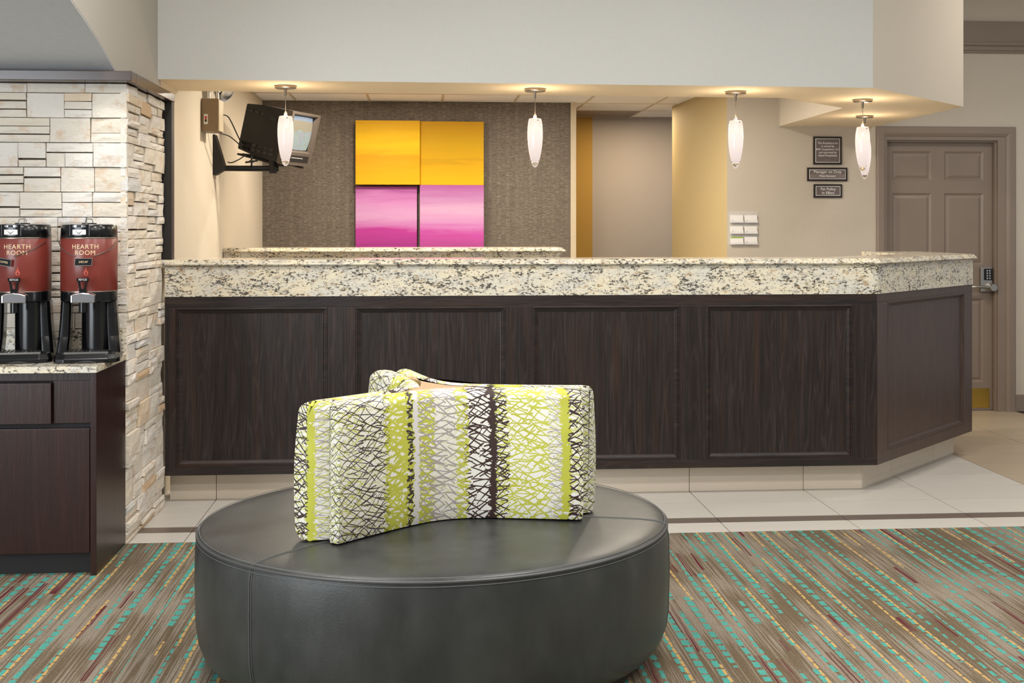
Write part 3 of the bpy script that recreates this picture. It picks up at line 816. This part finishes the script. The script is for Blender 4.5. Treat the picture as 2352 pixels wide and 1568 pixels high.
# three curved back cushions
TT = .405; HB = .413; ZS = .4585
def n_out(t, K): return .122+K*(math.sqrt(t*t+.12**2)-.12)
def n_in(t, r): return r*math.sqrt(t*t+.10**2)
bis = [math.radians(287.5), math.radians(409.5), math.radians(167)]
shp = [(.575, .46), (.78, .55), (.77, .55)]
def cushion(bi, flip, K, r):
    n = Vector((math.cos(bi), math.sin(bi))); tv = Vector((-math.sin(bi), math.cos(bi)))
    verts = []; faces = []; uvs = []
    NS = 56; prof = []
    # rounded rectangle in (f: 0 inner .. 1 outer, z)
    rz = .030
    for k in range(7):   # outer face up
        prof.append((1, rz+(HB-2*rz)*k/6))
    for k in range(1, 6): 
        an = math.pi/2*k/6; prof.append((1-(1-math.cos(an))*.42, HB-rz+rz*math.sin(an)))
    prof.append((.58, HB)); prof.append((.42, HB))
    for k in range(1, 6):
        an = math.pi/2*(1-k/6); prof.append((.42*(1-math.cos(an)), HB-rz+rz*math.sin(an)))
    for k in range(4): prof.append((0, HB-rz-(HB-2*rz)*k/3))
    prof.append((.1, .004)); prof.append((.5, 0)); prof.append((.9, .004))
    m = len(prof)
    ring_list = []; wn_ = []
    for s in range(NS+1):
        q = s/NS
        t = -TT+2*TT*(q+.0*q)
        ex = 0
        d = min(t+TT, TT-t)
        k = 1.0
        if d < .026: k = math.sqrt(max(0, 1-((.026-d)/.026)**2))*.75+.25
        no, ni = n_out(t, K), n_in(t, r)
        lean = .012
        mid = (no+ni)/2
        ring = []
        for f, z in prof:
            fat = .013*math.sin(math.pi*z/HB)
            w = (no-ni)/2+ (fat if f > .5 else 0)
            nn = mid+(2*f-1)*w*k - lean*(z/HB)*(1 if f > .5 else 0)
            hz = ZS+z - (1-k)*.02*(1 if z > HB*.5 else 0)
            pt = OC+n*nn+tv*t; wn_.append(nn)
            ring.append((pt.x, pt.y, hz))
        ring_list.append(ring)
    mb = MB(); mb.loft(ring_list)
    me = bpy.data.meshes.new('back_cushion'); me.from_pydata(mb.v, [], mb.f); me.update()
    uvl = me.uv_layers.new(name='UVMap')
    cum = [0]
    for j in range(1, m):
        cum.append(cum[-1]+math.hypot((prof[j][0]-prof[j-1][0])*.09, prof[j][1]-prof[j-1][1]))
    for poly in me.polygons:
        for li in poly.loop_indices:
            vi = me.loops[li].vertex_index; s = vi//m; j = vi % m
            tt_ = -TT+2*TT*s/NS; dd_ = min(tt_+TT, TT-tt_)
            u = s/NS
            if dd_ < .0259:
                ex = (n_out(tt_, K)-wn_[vi])/.84
                u = 1-ex if tt_ > 0 else ex
            if flip: u = 1-u
            js = [me.loops[q].vertex_index % m for q in poly.loop_indices]
            uvl.data[li].uv = (u, cum[j] if not (0 in js and m-1 in js and j == m-1) else -.02)
    for poly in me.polygons:
        if len(poly.loop_indices) < 5: continue
        for li in poly.loop_indices:
            vi = me.loops[li].vertex_index; f, z = prof[vi % m]
            base = 1.05 if vi//m else -.05
            ex = (n_out(TT, K)-wn_[vi])/.84; uvl.data[li].uv = (1-ex if base > .5 else ex, z)
    bm = bmesh.new(); bm.from_mesh(me); bmesh.ops.recalc_face_normals(bm, faces=bm.faces); bm.to_mesh(me); bm.free()
    return link('back_cushion', me, 'scribble', ott, smooth=True)
for bi, fl, (K, r) in zip(bis, (False, False, False), shp): cushion(bi, fl, K, r)
# lid between the cushions
lid = []
for bi in bis:
    n = Vector((math.cos(bi), math.sin(bi))); tv = Vector((-math.sin(bi), math.cos(bi)))
    for t in (-.26, -.18, -.1, 0, .1, .18, .26):
        p = OC+n*(.46*math.sqrt(t*t+.01)+.008)+tv*t; lid.append((p.x, p.y))
MB().prism(lid, ZS+.02, ZS+HB-.006).build('centre_lid', 'beige_cloth', ott)

# ------------------------------------------------------------------ drinks cabinet
cab = thing('drinks_cabinet', 'dark brown laminate cabinet with drawer under the coffee dispensers', 'cabinet', (-1.8, 5.05, 0))
CY, CX = 4.83, -1.290
MB().box(CX-.024, CX, CY, 5.292, .0065, .808).build('side_panel', 'cab_wood', cab, bevel=.0015)
MB().box(-2.6, CX-.024, CY+.045, 5.292, .0065, .808).build('carcass', 'drawer_dark', cab)
MB().box(-2.6, CX-.0245, CY+.020, CY+.046, .775, .808).build('top_rail', 'cab_wood', cab, bevel=.0015)
MB().box(-1.462, CX-.0245, CY+.020, CY+.046, .606, .7749).build('filler_panel', 'cab_wood', cab, bevel=.0015)
MB().box(-2.2, -1.466, CY+.002, CY+.026, .606, .768).build('drawer', 'cab_wood', cab, bevel=.002)
MB().box(-2.2, CX-.027, CY+.002, CY+.026, .095, .588).build('cabinet_door', 'cab_wood', cab, bevel=.002)
MB().box(-2.59, -2.204, CY+.002, CY+.026, .606, .768).build('drawer', 'cab_wood', cab, bevel=.002)
MB().box(-2.59, -2.204, CY+.002, CY+.026, .095, .588).build('cabinet_door', 'cab_wood', cab, bevel=.002)
MB().box(-2.6, CX-.0245, CY+.05, CY+.07, .0065, .09).build('kick_board', 'cab_wood', cab)
gt = thing('cabinet_worktop', 'speckled granite slab and backsplash on the drinks cabinet', 'worktop', (-1.8, 5.05, .808))
MB().box(-2.6, CX+.004, CY-.016, 5.292, .809, .8345).build('slab', 'granite', gt, bevel=.002)
MB().box(-2.6, CX-.004, 5.272, 5.2925, .8347, .942).build('backsplash', 'granite', gt, bevel=.001)

# ------------------------------------------------------------------ coffee dispensers
def wrap(me, r, z0):     # bend flat lettering (x right, y up) round the front of a vertical cylinder
    for v in me.vertices:
        a = v.co.x/r
        rr = r+.0004+v.co.z
        v.co = Vector((rr*math.sin(a), -rr*math.cos(a), z0+v.co.y))
    return me
def dispenser():
    t = thing('coffee_dispenser', '', 'coffee dispenser', (0, 0, 0), 'coffee dispensers on the cabinet', local=True)
    R = .112
    # base: horseshoe foot with scooped front
    foot = [(-.128, .075), (-.128, -.10), (-.118, -.135), (-.085, -.150), (.085, -.150), (.118, -.135), (.128, -.10), (.128, .075), (.09, .11), (-.09, .11)]
    b = MB(); b.loft([[(x, y, 0) for x, y in foot], [(x, y, .016) for x, y in foot], [(x*.94, y*.92, .036) for x, y in foot]])
    bo = b.build('base', 'black_plastic', t, bevel=.003)
    MB().lathe([(.05, 0), (.05, .002), (.012, .012)], (0, -.145, .002), 20, (1, 0, 0), (0, .2, 0), (0, 0, 1)).build('base_scoop', 'black_matte', bo, True)
    tray = [(-.085, -.118), (.085, -.118), (.075, .0), (-.075, .0)]
    tr = MB().prism(tray, .036, .042).build('drip_tray', 'steel', t)
    for k in range(9):
        MB().box(-.066+.016*k, -.058+.016*k, -.108, -.02, .0421, .0434).build('grille_slot', 'black_matte', tr)
    # legs
    for sx in (-1, 1):
        rings = []
        for z, x0, x1, y0, y1 in ((.03, .078, .126, -.060, .075), (.10, .072, .118, -.040, .072), (.18, .069, .112, -.035, .07), (.244, .068, .109, -.035, .07)):
            rings.append([(sx*x0, y0+.02, z), (sx*(x0+.006), y0, z), (sx*(x1-.01), y0, z), (sx*x1, y0+.02, z), (sx*x1, y1, z), (sx*x0, y1, z)])
        MB().loft(rings).build('leg', 'black_plastic', t, True, bevel=.002)
    MB().lathe([(.062, .03), (.062, .245)], (.030, .02, 0), 28).build('rear_column', 'black_plastic', t, True)
    MB().lathe([(R-.004, .243), (R, .247), (R, .284)], n=48).build('lower_ring', 'black_plastic', t, True)
    body = MB().lathe([(R-.001, .2842), (R+.001, .287), (R+.001, .502), (R-.001, .505)], n=56).build('body', 'maroon', t, True)
    MB().lathe([(R+.0014, .2835), (R+.0018, .2860), (R+.0012, .2880)], n=56, cap=False).build('lower_band', 'nickel', body, True)
    MB().lathe([(R+.0014, .5025), (R+.0018, .505), (R+.0010, .5075)], n=56, cap=False).build('upper_band', 'nickel', body, True)
    lid = MB().lathe([(R-.001, .506), (R+.0005, .51), (R-.001, .553), (R-.005, .559), (R-.02, .562), (.03, .5625), (.03, .5665), (.001, .567)], n=56).build('lid', 'black_plastic', t, True)
    MB().tube([(-.014, 0, .565), (-.014, 0, .578), (-.008, 0, .583), (.008, 0, .583), (.014, 0, .578), (.014, 0, .565)], .0022, 6, 3).build('lid_ring', 'steel', lid, True)
    dx = -.028
    def shell(x0, x1, z0, z1, r0, r1):
        m = MB(); rings = []
        for k in range(9):
            a = (x0+(x1-x0)*k/8)/R
            rings.append([(r0*math.sin(a), -r0*math.cos(a), z0), (r1*math.sin(a), -r1*math.cos(a), z0), (r1*math.sin(a), -r1*math.cos(a), z1), (r0*math.sin(a), -r0*math.cos(a), z1)])
        return m.loft(rings)
    shell(dx-.037, dx+.037, .514, .560, R-.006, R+.0045).build('gauge_housing', 'black_plastic', lid)
    shell(dx-.039, dx-.037, .514, .560, R-.006, R+.006).build('gauge_edge', 'chrome', lid)
    shell(dx+.037, dx+.039, .514, .560, R-.006, R+.006).build('gauge_edge', 'chrome', lid)
    shell(dx-.026, dx+.026, .519, .539, R, R+.0055).build('gauge_window', 'white_plastic', lid)
    shell(dx-.025, dx+.025, .549, .557, R, R+.0055).build('gauge_cap', 'chrome', lid)
    shell(dx-.010, dx+.010, .549, .557, R, R+.0062).build('gauge_stop', 'black_matte', lid)
    me = bpy.data.meshes.new('gauge_arrow'); me.from_pydata([(dx-.018, .010, .0055), (dx, -.006, .0055), (dx+.018, .010, .0055), (dx, -.002, .0055)], [], [(0, 1, 3), (1, 2, 3)])
    link('gauge_arrow', wrap(me, R, .529-.002), 'black_matte', lid)
    # lettering and flame on the body
    for s_, z, sp in (('HEARTH', .469, 1.12), ('ROOM', .4445, 1.08)):
        me = text_mesh(s_, .026, ext=.0002, space=sp)
        for v in me.vertices: v.co.x += -.006
        link('lettering', wrap(me, R+.001, z), 'letter_gold', body)
    for sc, mt_, off in ((1.0, 'flame_red', 0), (.55, 'maroon', .0004)):
        pts = [(0, .034), (-.002, .020), (-.008, .010), (-.0085, .002), (-.004, -.004), (.004, -.004), (.0085, .002), (.008, .010), (.003, .016)]
        me = bpy.data.meshes.new('flame'); me.from_pydata([(-.002+x*sc, y*sc, .0004+off) for x, y in pts], [], [tuple(reversed(range(len(pts))))])
        link('flame', wrap(me, R+.001, .357), mt_, body)
    # tap: chrome shroud and looped handle
    tap = MB()
    sh = [(-.052, .243), (.048, .243), (.048, .276), (.026, .284), (-.004, .2875), (-.034, .284), (-.052, .276)]
    rings = []
    for y, k in ((-R+.018, 1.0), (-.135, 1.0), (-.160, .94), (-.166, .90)):
        rings.append([(-.010+(x+.002)*k, y, .262+(z-.262)*k) for x, z in sh])
    tp = tap.loft(rings).build('tap', 'chrome', t, bevel=.003)
    MB().lathe([(.016, .205), (.016, .244)], (-.012, -.132, 0), 20).build('spout', 'black_plastic', tp, True)
    hd = MB(); hy = -.140
    hd.box(-.034, .012, hy-.010, hy+.006, .330, .344)
    hd.loft([[(-.030, hy-.008, .331), (-.022, hy-.008, .331), (-.022, hy+.005, .331), (-.030, hy+.005, .331)], [(-.024, hy-.008, .297), (-.017, hy-.008, .297), (-.017, hy+.005, .297), (-.024, hy+.005, .297)]])
    hd.loft([[(.000, hy-.008, .331), (.008, hy-.008, .331), (.008, hy+.005, .331), (.000, hy+.005, .331)], [(-.006, hy-.008, .297), (.001, hy-.008, .297), (.001, hy+.005, .297), (-.006, hy+.005, .297)]])
    hd.box(-.025, .002, hy-.008, hy+.005, .284, .300)
    ho = hd.build('tap_handle', 'black_plastic', t)
    me = text_mesh('FETCO', .0105, ext=.0002, space=1.0); me.transform(Matrix.Translation((-.011, hy-.0103, .337)) @ Matrix.Rotation(math.pi/2, 4, 'X'))
    link('lettering', me, 'letter_white', ho)
    return t
d2 = dispenser()
d1 = copy_tree(d2)
ZD = .8347; DXY = ((-1.385, 5.075), (-1.655, 5.075))
d2.location = (*DXY[0], ZD); d1.location = (*DXY[1], ZD)
d2['label'] = 'maroon coffee dispenser marked decaf, nearest the stone corner'
d1['label'] = 'maroon coffee dispenser at the left edge of the picture'
for d in (d1, d2): d.rotation_euler = (0, 0, math.radians(10))
def name_tag(cx_, cy_, word, lab, xo, tilt):
    t = thing('chain_tag', lab, 'name tag', (cx_, cy_, ZD+.38), 'hanging name tags on the dispensers', local=True)
    R = .1165
    def on(a, z, r=R): return Vector((r*math.sin(a), -r*math.cos(a), z))
    ca = xo/R
    pts = []
    for k in range(-14, 15):
        a = ca+k/14*1.45
        if abs(k) < 3: continue
        z = .042+.070*(abs(k)/14)**1.35
        pts.append((k, on(a, z)))
    MB().tube([p for k, p in pts if k < 0], .0017, 5).build('chain', 'steel', t)
    MB().tube([p for k, p in pts if k > 0], .0017, 5).build('chain', 'steel', t)
    o = on(ca, .028, R+.010); ax = Vector((math.cos(ca), math.sin(ca), -tilt)).normalized(); up = Vector((.10, 0, 1)).normalized(); az = ax.cross(up).normalized()
    MB().obox(o, ax, up, az, -.034, .034, -.0155, .0155, -.001, .001).build('plate_rim', 'nickel', t)
    pl = MB().obox(o, ax, up, az, -.032, .032, -.0135, .0135, -.0012, .0016).build('plate', 'black_plastic', t)
    me = text_mesh(word, .0115, ext=.0001)
    mt = Matrix((ax, up, az)).transposed().to_4x4(); mt.translation = o+az*.0019
    me.transform(mt); link('lettering', me, 'letter_gold', pl)
    t.rotation_euler = (0, 0, math.radians(10))
    return t
name_tag(*DXY[0], 'DECAF', 'small black decaf tag hanging on a chain from the dispenser', -.010, 0)
name_tag(*DXY[1], 'COFFEE', 'small black tag on a chain, cut by the left edge of the picture', -.052, .15)

# ------------------------------------------------------------------ pendant lamps
def pendant():
    t = thing('pendant_lamp', '', 'pendant lamp', (0, 0, SZ), 'white glass pendant lamps under the soffit', local=True)
    MB().lathe([(.056, -.0005), (.057, -.004), (.057, -.012), (.052, -.0155), (.001, -.016)], n=40).build('canopy', 'nickel', t, True)
    MB().lathe([(.009, -.0155), (.009, -.024), (.0065, -.03), (.0065, -.046), (.003, -.055)], n=16).build('cord_grip', 'nickel', t, True)
    MB().tube([(0, 0, -.05), (0, 0, -.142)], .0016, 6).build('cord', 'nickel', t, True)
    MB().lathe([(.002, -.132), (.006, -.138), (.010, -.150), (.011, -.165)], n=20).build('socket_cap', 'steel', t, True)
    prof = [(.012, -.160), (.031, -.161), (.0335, -.163), (.037, -.18), (.0405, -.205), (.042, -.235), (.0415, -.265), (.039, -.30), (.0345, -.335), (.029, -.362), (.0235, -.385), (.020, -.392)]
    sh = MB().lathe(prof, n=36).build('glass_shade', 'lamp_glass', t, True)
    MB().lathe([(.0205, -.3915), (.0235, -.386), (.0195, -.402), (.0135, -.415), (.006, -.4225), (.0005, -.424)], n=28).build('clear_tip', 'clear_glass', t, True)
    MB().lathe([(.003, 0), (.003, .002)], (.012, -.0325, -.172), 10, (1, 0, 0), (0, 0, 1), (0, -1, 0)).build('set_screw', 'black_matte', sh)
    return t
pl0 = pendant()
spots = [((-.725, 6.366), 'white glass pendant lamp hanging in front of the television'),
         ((.601, 6.407), 'white glass pendant lamp hanging right of the wall paintings'),
         ((1.713, 6.449), 'white glass pendant lamp hanging in front of the gold wall'),
         ((2.560, 6.80), 'front one of the two overlapping pendant lamps near the door'),
         ((2.945, 7.785), 'rear one of the two overlapping pendant lamps near the door')]
pends = [pl0]+[copy_tree(pl0) for _ in spots[1:]]
for o, ((x, y), lab) in zip(pends, spots):
    o.location = (x, y, SZ); o['label'] = lab
    l = bpy.data.lights.new('pendant_bulb', 'POINT'); l.energy = 1.9; l.color = (1, .76, .5); l.shadow_soft_size = .012
    b = bpy.data.objects.new('pendant_bulb', l); COL.objects.link(b); b.parent = o; b.location = (0, -.020, -.150)

# ------------------------------------------------------------------ emergency light and television
em = thing('emergency_light', 'tan emergency lighting box with red switch and chrome lamp heads on the left wall', 'emergency light', (-1.28, 7.38, 1.96))
MB().box(WX+.001, -1.232, 7.30, 7.47, 1.962, 2.160).build('housing', 'box_tan', em, bevel=.004)
MB().box(-1.2315, -1.2285, 7.304, 7.466, 1.966, 2.156).build('cover', 'box_pale', em, bevel=.001)
sw = MB().box(-1.318, -1.294, 7.297, 7.3005, 2.005, 2.065).build('switch_plate', 'white_plastic', em, bevel=.001)
MB().box(-1.312, -1.300, 7.291, 7.2975, 2.035, 2.052).build('switch', 'red_plastic', sw, bevel=.002)
MB().box(-1.312, -1.300, 7.2935, 7.2975, 2.018, 2.034).build('switch_rocker', 'black_plastic', sw, bevel=.002)
MB().lathe([(.012, 2.160), (.012, 2.205), (.02, 2.206), (.02, 2.22)], (-1.30, 7.36, 0), 20).build('post', 'chrome', em, True)
MB().lathe([(.012, 2.160), (.012, 2.205), (.02, 2.206), (.02, 2.22)], (-1.255, 7.40, 0), 20).build('post', 'chrome', em, True)
az = Vector((.55, -.45, -.35)).normalized(); ax = az.cross(Vector((0, 0, 1))).normalized(); ay = az.cross(ax)
hd = MB().lathe([(.03, -.06), (.055, -.045), (.068, -.01), (.070, .0), (.066, .006)], (-1.215, 7.44, 2.215), 32, ax, ay, az).build('lamp_head', 'chrome', em, True)
MB().lathe([(.063, .004), (.05, .012), (.02, .017), (.001, .018)], (-1.215, 7.44, 2.215), 28, ax, ay, az).build('lens', 'clear_glass', hd, True)

br = thing('tv_bracket', 'black metal swing arm bracket carrying the television', 'bracket', (WX, 7.75, 1.72))
m = MB()
pts = [(7.70, 1.973), (7.70, 1.715), (7.725, 1.735), (7.86, 1.775), (7.86, 1.80), (7.74, 1.973)]
tri = [(WX+.001, 7.70, 1.975), (WX+.012, 7.70, 1.975), (-1.262, 7.70, 1.770), (-1.262, 7.70, 1.752), (WX+.012, 7.70, 1.716), (WX+.001, 7.70, 1.716)]
m.loft([tri, [(x, y+.10, z) for x, y, z in tri]])
m.build('wall_plate', 'black_matte', br, bevel=.002)
MB().tube([(-1.275, 7.75, 1.761), (-.93, 7.78, 1.761)], .0185, 14).build('arm', 'black_plastic', br, True)
MB().lathe([(.026, -.03), (.026, .05), (.02, .06)], (-.965, 7.778, 1.761), 20).build('pivot', 'black_matte', br, True)
MB().tube([(-1.10, 7.70, 1.806), (-1.10, 7.83, 1.806)], .006, 8).tube([(-1.10, 7.765, 1.77), (-1.10, 7.765, 1.845)], .006, 8).tube([(-1.14, 7.765, 1.800), (-1.06, 7.765, 1.812)], .006, 8).build('clamp_knob', 'black_matte', br, True)
# television, turned 28 degrees toward the lobby and pitched down
ang, pit = math.radians(-25), math.radians(14)
N = Vector((math.cos(ang)*math.cos(pit), math.sin(ang)*math.cos(pit), -math.sin(pit)))
S = Vector((0, 0, 1)).cross(N).normalized()         # across the screen (away from the camera)
U = N.cross(S).normalized()
TC = Vector((-.945, 7.93, 1.997))
tray = MB().obox(TC, N, S, U, -.16, .13, -.13, .13, -.186, -.174)
tray.obox(TC, N, S, U, -.19, .15, -.14, -.10, -.192, -.180).obox(TC, N, S, U, -.19, .15, .10, .14, -.192, -.180)
tray.build('tray', 'black_matte', br)
tv = thing('television', 'small black tube television tilted down on the wall bracket', 'television', tuple(TC-U*.17))
def rr_(w, h, x, y0=0, z0=0): return [TC+N*x+S*(y0+a*w)+U*(z0+b*h) for a, b in ((-1, -1), (1, -1), (1, 1), (-1, 1))]
MB().loft([rr_(.12, .12, -.205), rr_(.155, .150, -.185), rr_(.168, .168, -.04), rr_(.170, .170, .135)]).build('shell', 'black_matte', tv, bevel=.006)
bz = MB().loft([rr_(.176, .174, .134), rr_(.176, .174, .176), rr_(.150, .124, .176, 0, .036), rr_(.138, .112, .150, 0, .036)], cap=False).build('bezel', 'tv_grey', tv)
MB().obox(TC, N, S, U, .1765, .178, -.13, .13, -.150, -.108).build('control_strip', 'black_matte', bz)
for k in range(7):
    MB().obox(TC, N, S, U, .178, .1805, -.08+.020*k, -.068+.020*k, -.126, -.122).build('button', 'white_plastic', bz)
# curved screen
nu, nv = 12, 10
me = bpy.data.meshes.new('screen'); vv = []; ff = []
for j in range(nv+1):
    for i in range(nu+1):
        a, b = 2*i/nu-1, 2*j/nv-1
        bul = .02*(1-.5*a*a-.5*b*b)
        q = .97-.03*(b*b); q2 = .97-.03*(a*a)
        vv.append(tuple(TC+N*(.146+bul)+S*(a*.140*q)+U*(.036+b*.114*q2)))
for j in range(nv):
    for i in range(nu):
        k = j*(nu+1)+i; ff.append((k, k+1, k+nu+2, k+nu+1))
me.from_pydata(vv, [], ff); me.update()
ul = me.uv_layers.new(name='UVMap')
for p in me.polygons:
    for li in p.loop_indices:
        vi = me.loops[li].vertex_index; ul.data[li].uv = ((vi % (nu+1))/nu, (vi//(nu+1))/nv)
link('screen', me, 'crt', tv, True)
for rw in range(2):
    for k in range(6):
        x = -.165+.045*k
        MB().obox(TC, N, S, U, x, x+.030, -.1705, -.1665, -.110-.030*rw, -.092-.030*rw).build('vent_slot', 'black_plastic', tv)
for k in range(3):
    x = -.15+.045*k
    MB().obox(TC, N, S, U, x, x+.030, -.1705, -.1665, .105, .118).build('vent_slot', 'black_plastic', tv)
MB().obox(TC, N, S, U, .02, .10, -.172, -.166, .085, .105).build('handle_recess', 'black_plastic', tv)
cables = [([(-1.2235, 7.45, 2.075), (-1.20, 7.5, 2.06), (-1.17, 7.62, 1.97), (-1.155, 7.75, 1.905)], 'black cable running from the emergency box to the television back'),
          ([(-1.240, 7.42, 1.957), (-1.20, 7.48, 1.948), (-1.165, 7.6, 1.915), (-1.15, 7.72, 1.88)], 'thinner black cable below the emergency box reaching the television'),
          ([(-1.245, 7.74, 1.80), (-1.215, 7.70, 1.795), (-1.17, 7.70, 1.815), (-1.13, 7.72, 1.845)], 'short black cable looping from the bracket plate to the tray')]
for pts, lab in cables:
    tag(MB().tube(pts, .0038, 8, 6).build('cable', 'black_matte', None, True), lab, 'cable')

# ------------------------------------------------------------------ signs and card rack
def sign(x0, x1, z0, z1, lines, lab, strip=None):
    y = WY-.001
    t = thing('wall_sign', lab, 'sign', ((x0+x1)/2, WY, z0), 'framed grey notices on the wall')
    MB().box(x0, x1, y-.012, y, z0, z1).build('frame', 'sign_frame', t, bevel=.001, seg=1)
    b = .0145
    MB().box(x0+b, x1-b, y-.0128, y-.0115, z0+b, z1-b).build('border', 'letter_white', t)
    b2 = b+.004
    MB().box(x0+b2, x1-b2, y-.0134, y-.0115, z0+b2, z1-b2).build('plaque', 'sign_grey', t)
    if strip: MB().box(x0+b2+.004, x1-b2-.004, y-.0138, y-.0130, strip[0], strip[1]).build('name_strip', 'sign_light', t)
    if len(lines) == 5:
        for w_, z in ((.026, 1.8855), (.032, 1.8785)):
            MB().box((x0+x1)/2-w_, (x0+x1)/2+w_, y-.0139, y-.013, z-.0011, z+.0011).build('small_print', 'sign_light', t)
    for txt, z, s_ in lines:
        wall_text(txt, s_, (x0+x1)/2, y-.0145, z, 'letter_white', t)
sign(2.882, 3.097, 1.849, 2.056, [('This Residence Inn', 2.007, .0205), ('is owned by', 1.984, .0205), ('INK Acquisition LLC', 1.961, .0205), ('and operated by', 1.938, .0205), ('Island Hospitality', 1.915, .0205)],
     'square framed grey notice with five lines of ownership text, topmost on the wall')
sign(2.836, 3.140, 1.726, 1.826, [('Manager on Duty', 1.794, .030), ('Matt Bennett', 1.763, .023)], 'wide framed grey notice reading Manager on Duty, middle of three', (1.750, 1.777))
sign(2.885, 3.100, 1.603, 1.703, [('Pet Policy', 1.666, .029), ('In Effect', 1.638, .029)], 'small framed grey notice reading Pet Policy In Effect, lowest of three')
rk = thing('card_rack', 'clear acrylic business card rack on the wall beside the gold wall', 'card rack', (2.355, WY, 1.254))
MB().box(2.246, 2.467, WY-.004, WY-.001, 1.254, 1.502).build('back_plate', 'acrylic', rk)
for r, z in enumerate((1.416, 1.334, 1.256)):
    for q, x in enumerate((2.256, 2.362)):
        pk = MB().box(x, x+.100, WY-.024, WY-.0225, z, z+.022).box(x, x+.100, WY-.0225, WY-.004, z, z+.0015)
        pk.build('pocket', 'acrylic', rk)
names = {(0, 0): 'upper left', (0, 1): 'upper right', (1, 0): 'middle left', (1, 1): 'middle right', (2, 0): 'lower left', (2, 1): 'lower right'}
for r, z in enumerate((1.419, 1.337, 1.259)):
    for q, x in enumerate((2.259, 2.364)):
        green = (r, q) == (2, 0)
        t = thing('business_cards', ('green topped' if green else 'white')+' business cards in the '+names[(r, q)]+' pocket of the rack', 'business cards', (x+.047, WY-.015, z), 'business cards in the rack')
        m = MB(); m.loft([[(x, WY-.021, z), (x+.094, WY-.021, z), (x+.094, WY-.012, z), (x, WY-.012, z)], [(x-.003, WY-.016, z+.054), (x+.091, WY-.016, z+.054), (x+.091, WY-.007, z+.054), (x-.003, WY-.007, z+.054)]])
        m.build('card_stack', 'card_white', t)
        if green:
            MB().box(x-.0025, x+.0905, WY-.0182, WY-.0160, z+.045, z+.054).build('colour_band', 'card_green', t)
        else:
            MB().tube([(x+.009, WY-.0213, z+.006), (x+.012, WY-.0208, z+.014), (x+.019, WY-.0200, z+.022)], .0014, 5, 3).build('logo_mark', 'card_mark', t)

for o in bpy.data.objects:
    if '_local' in o: del o['_local']
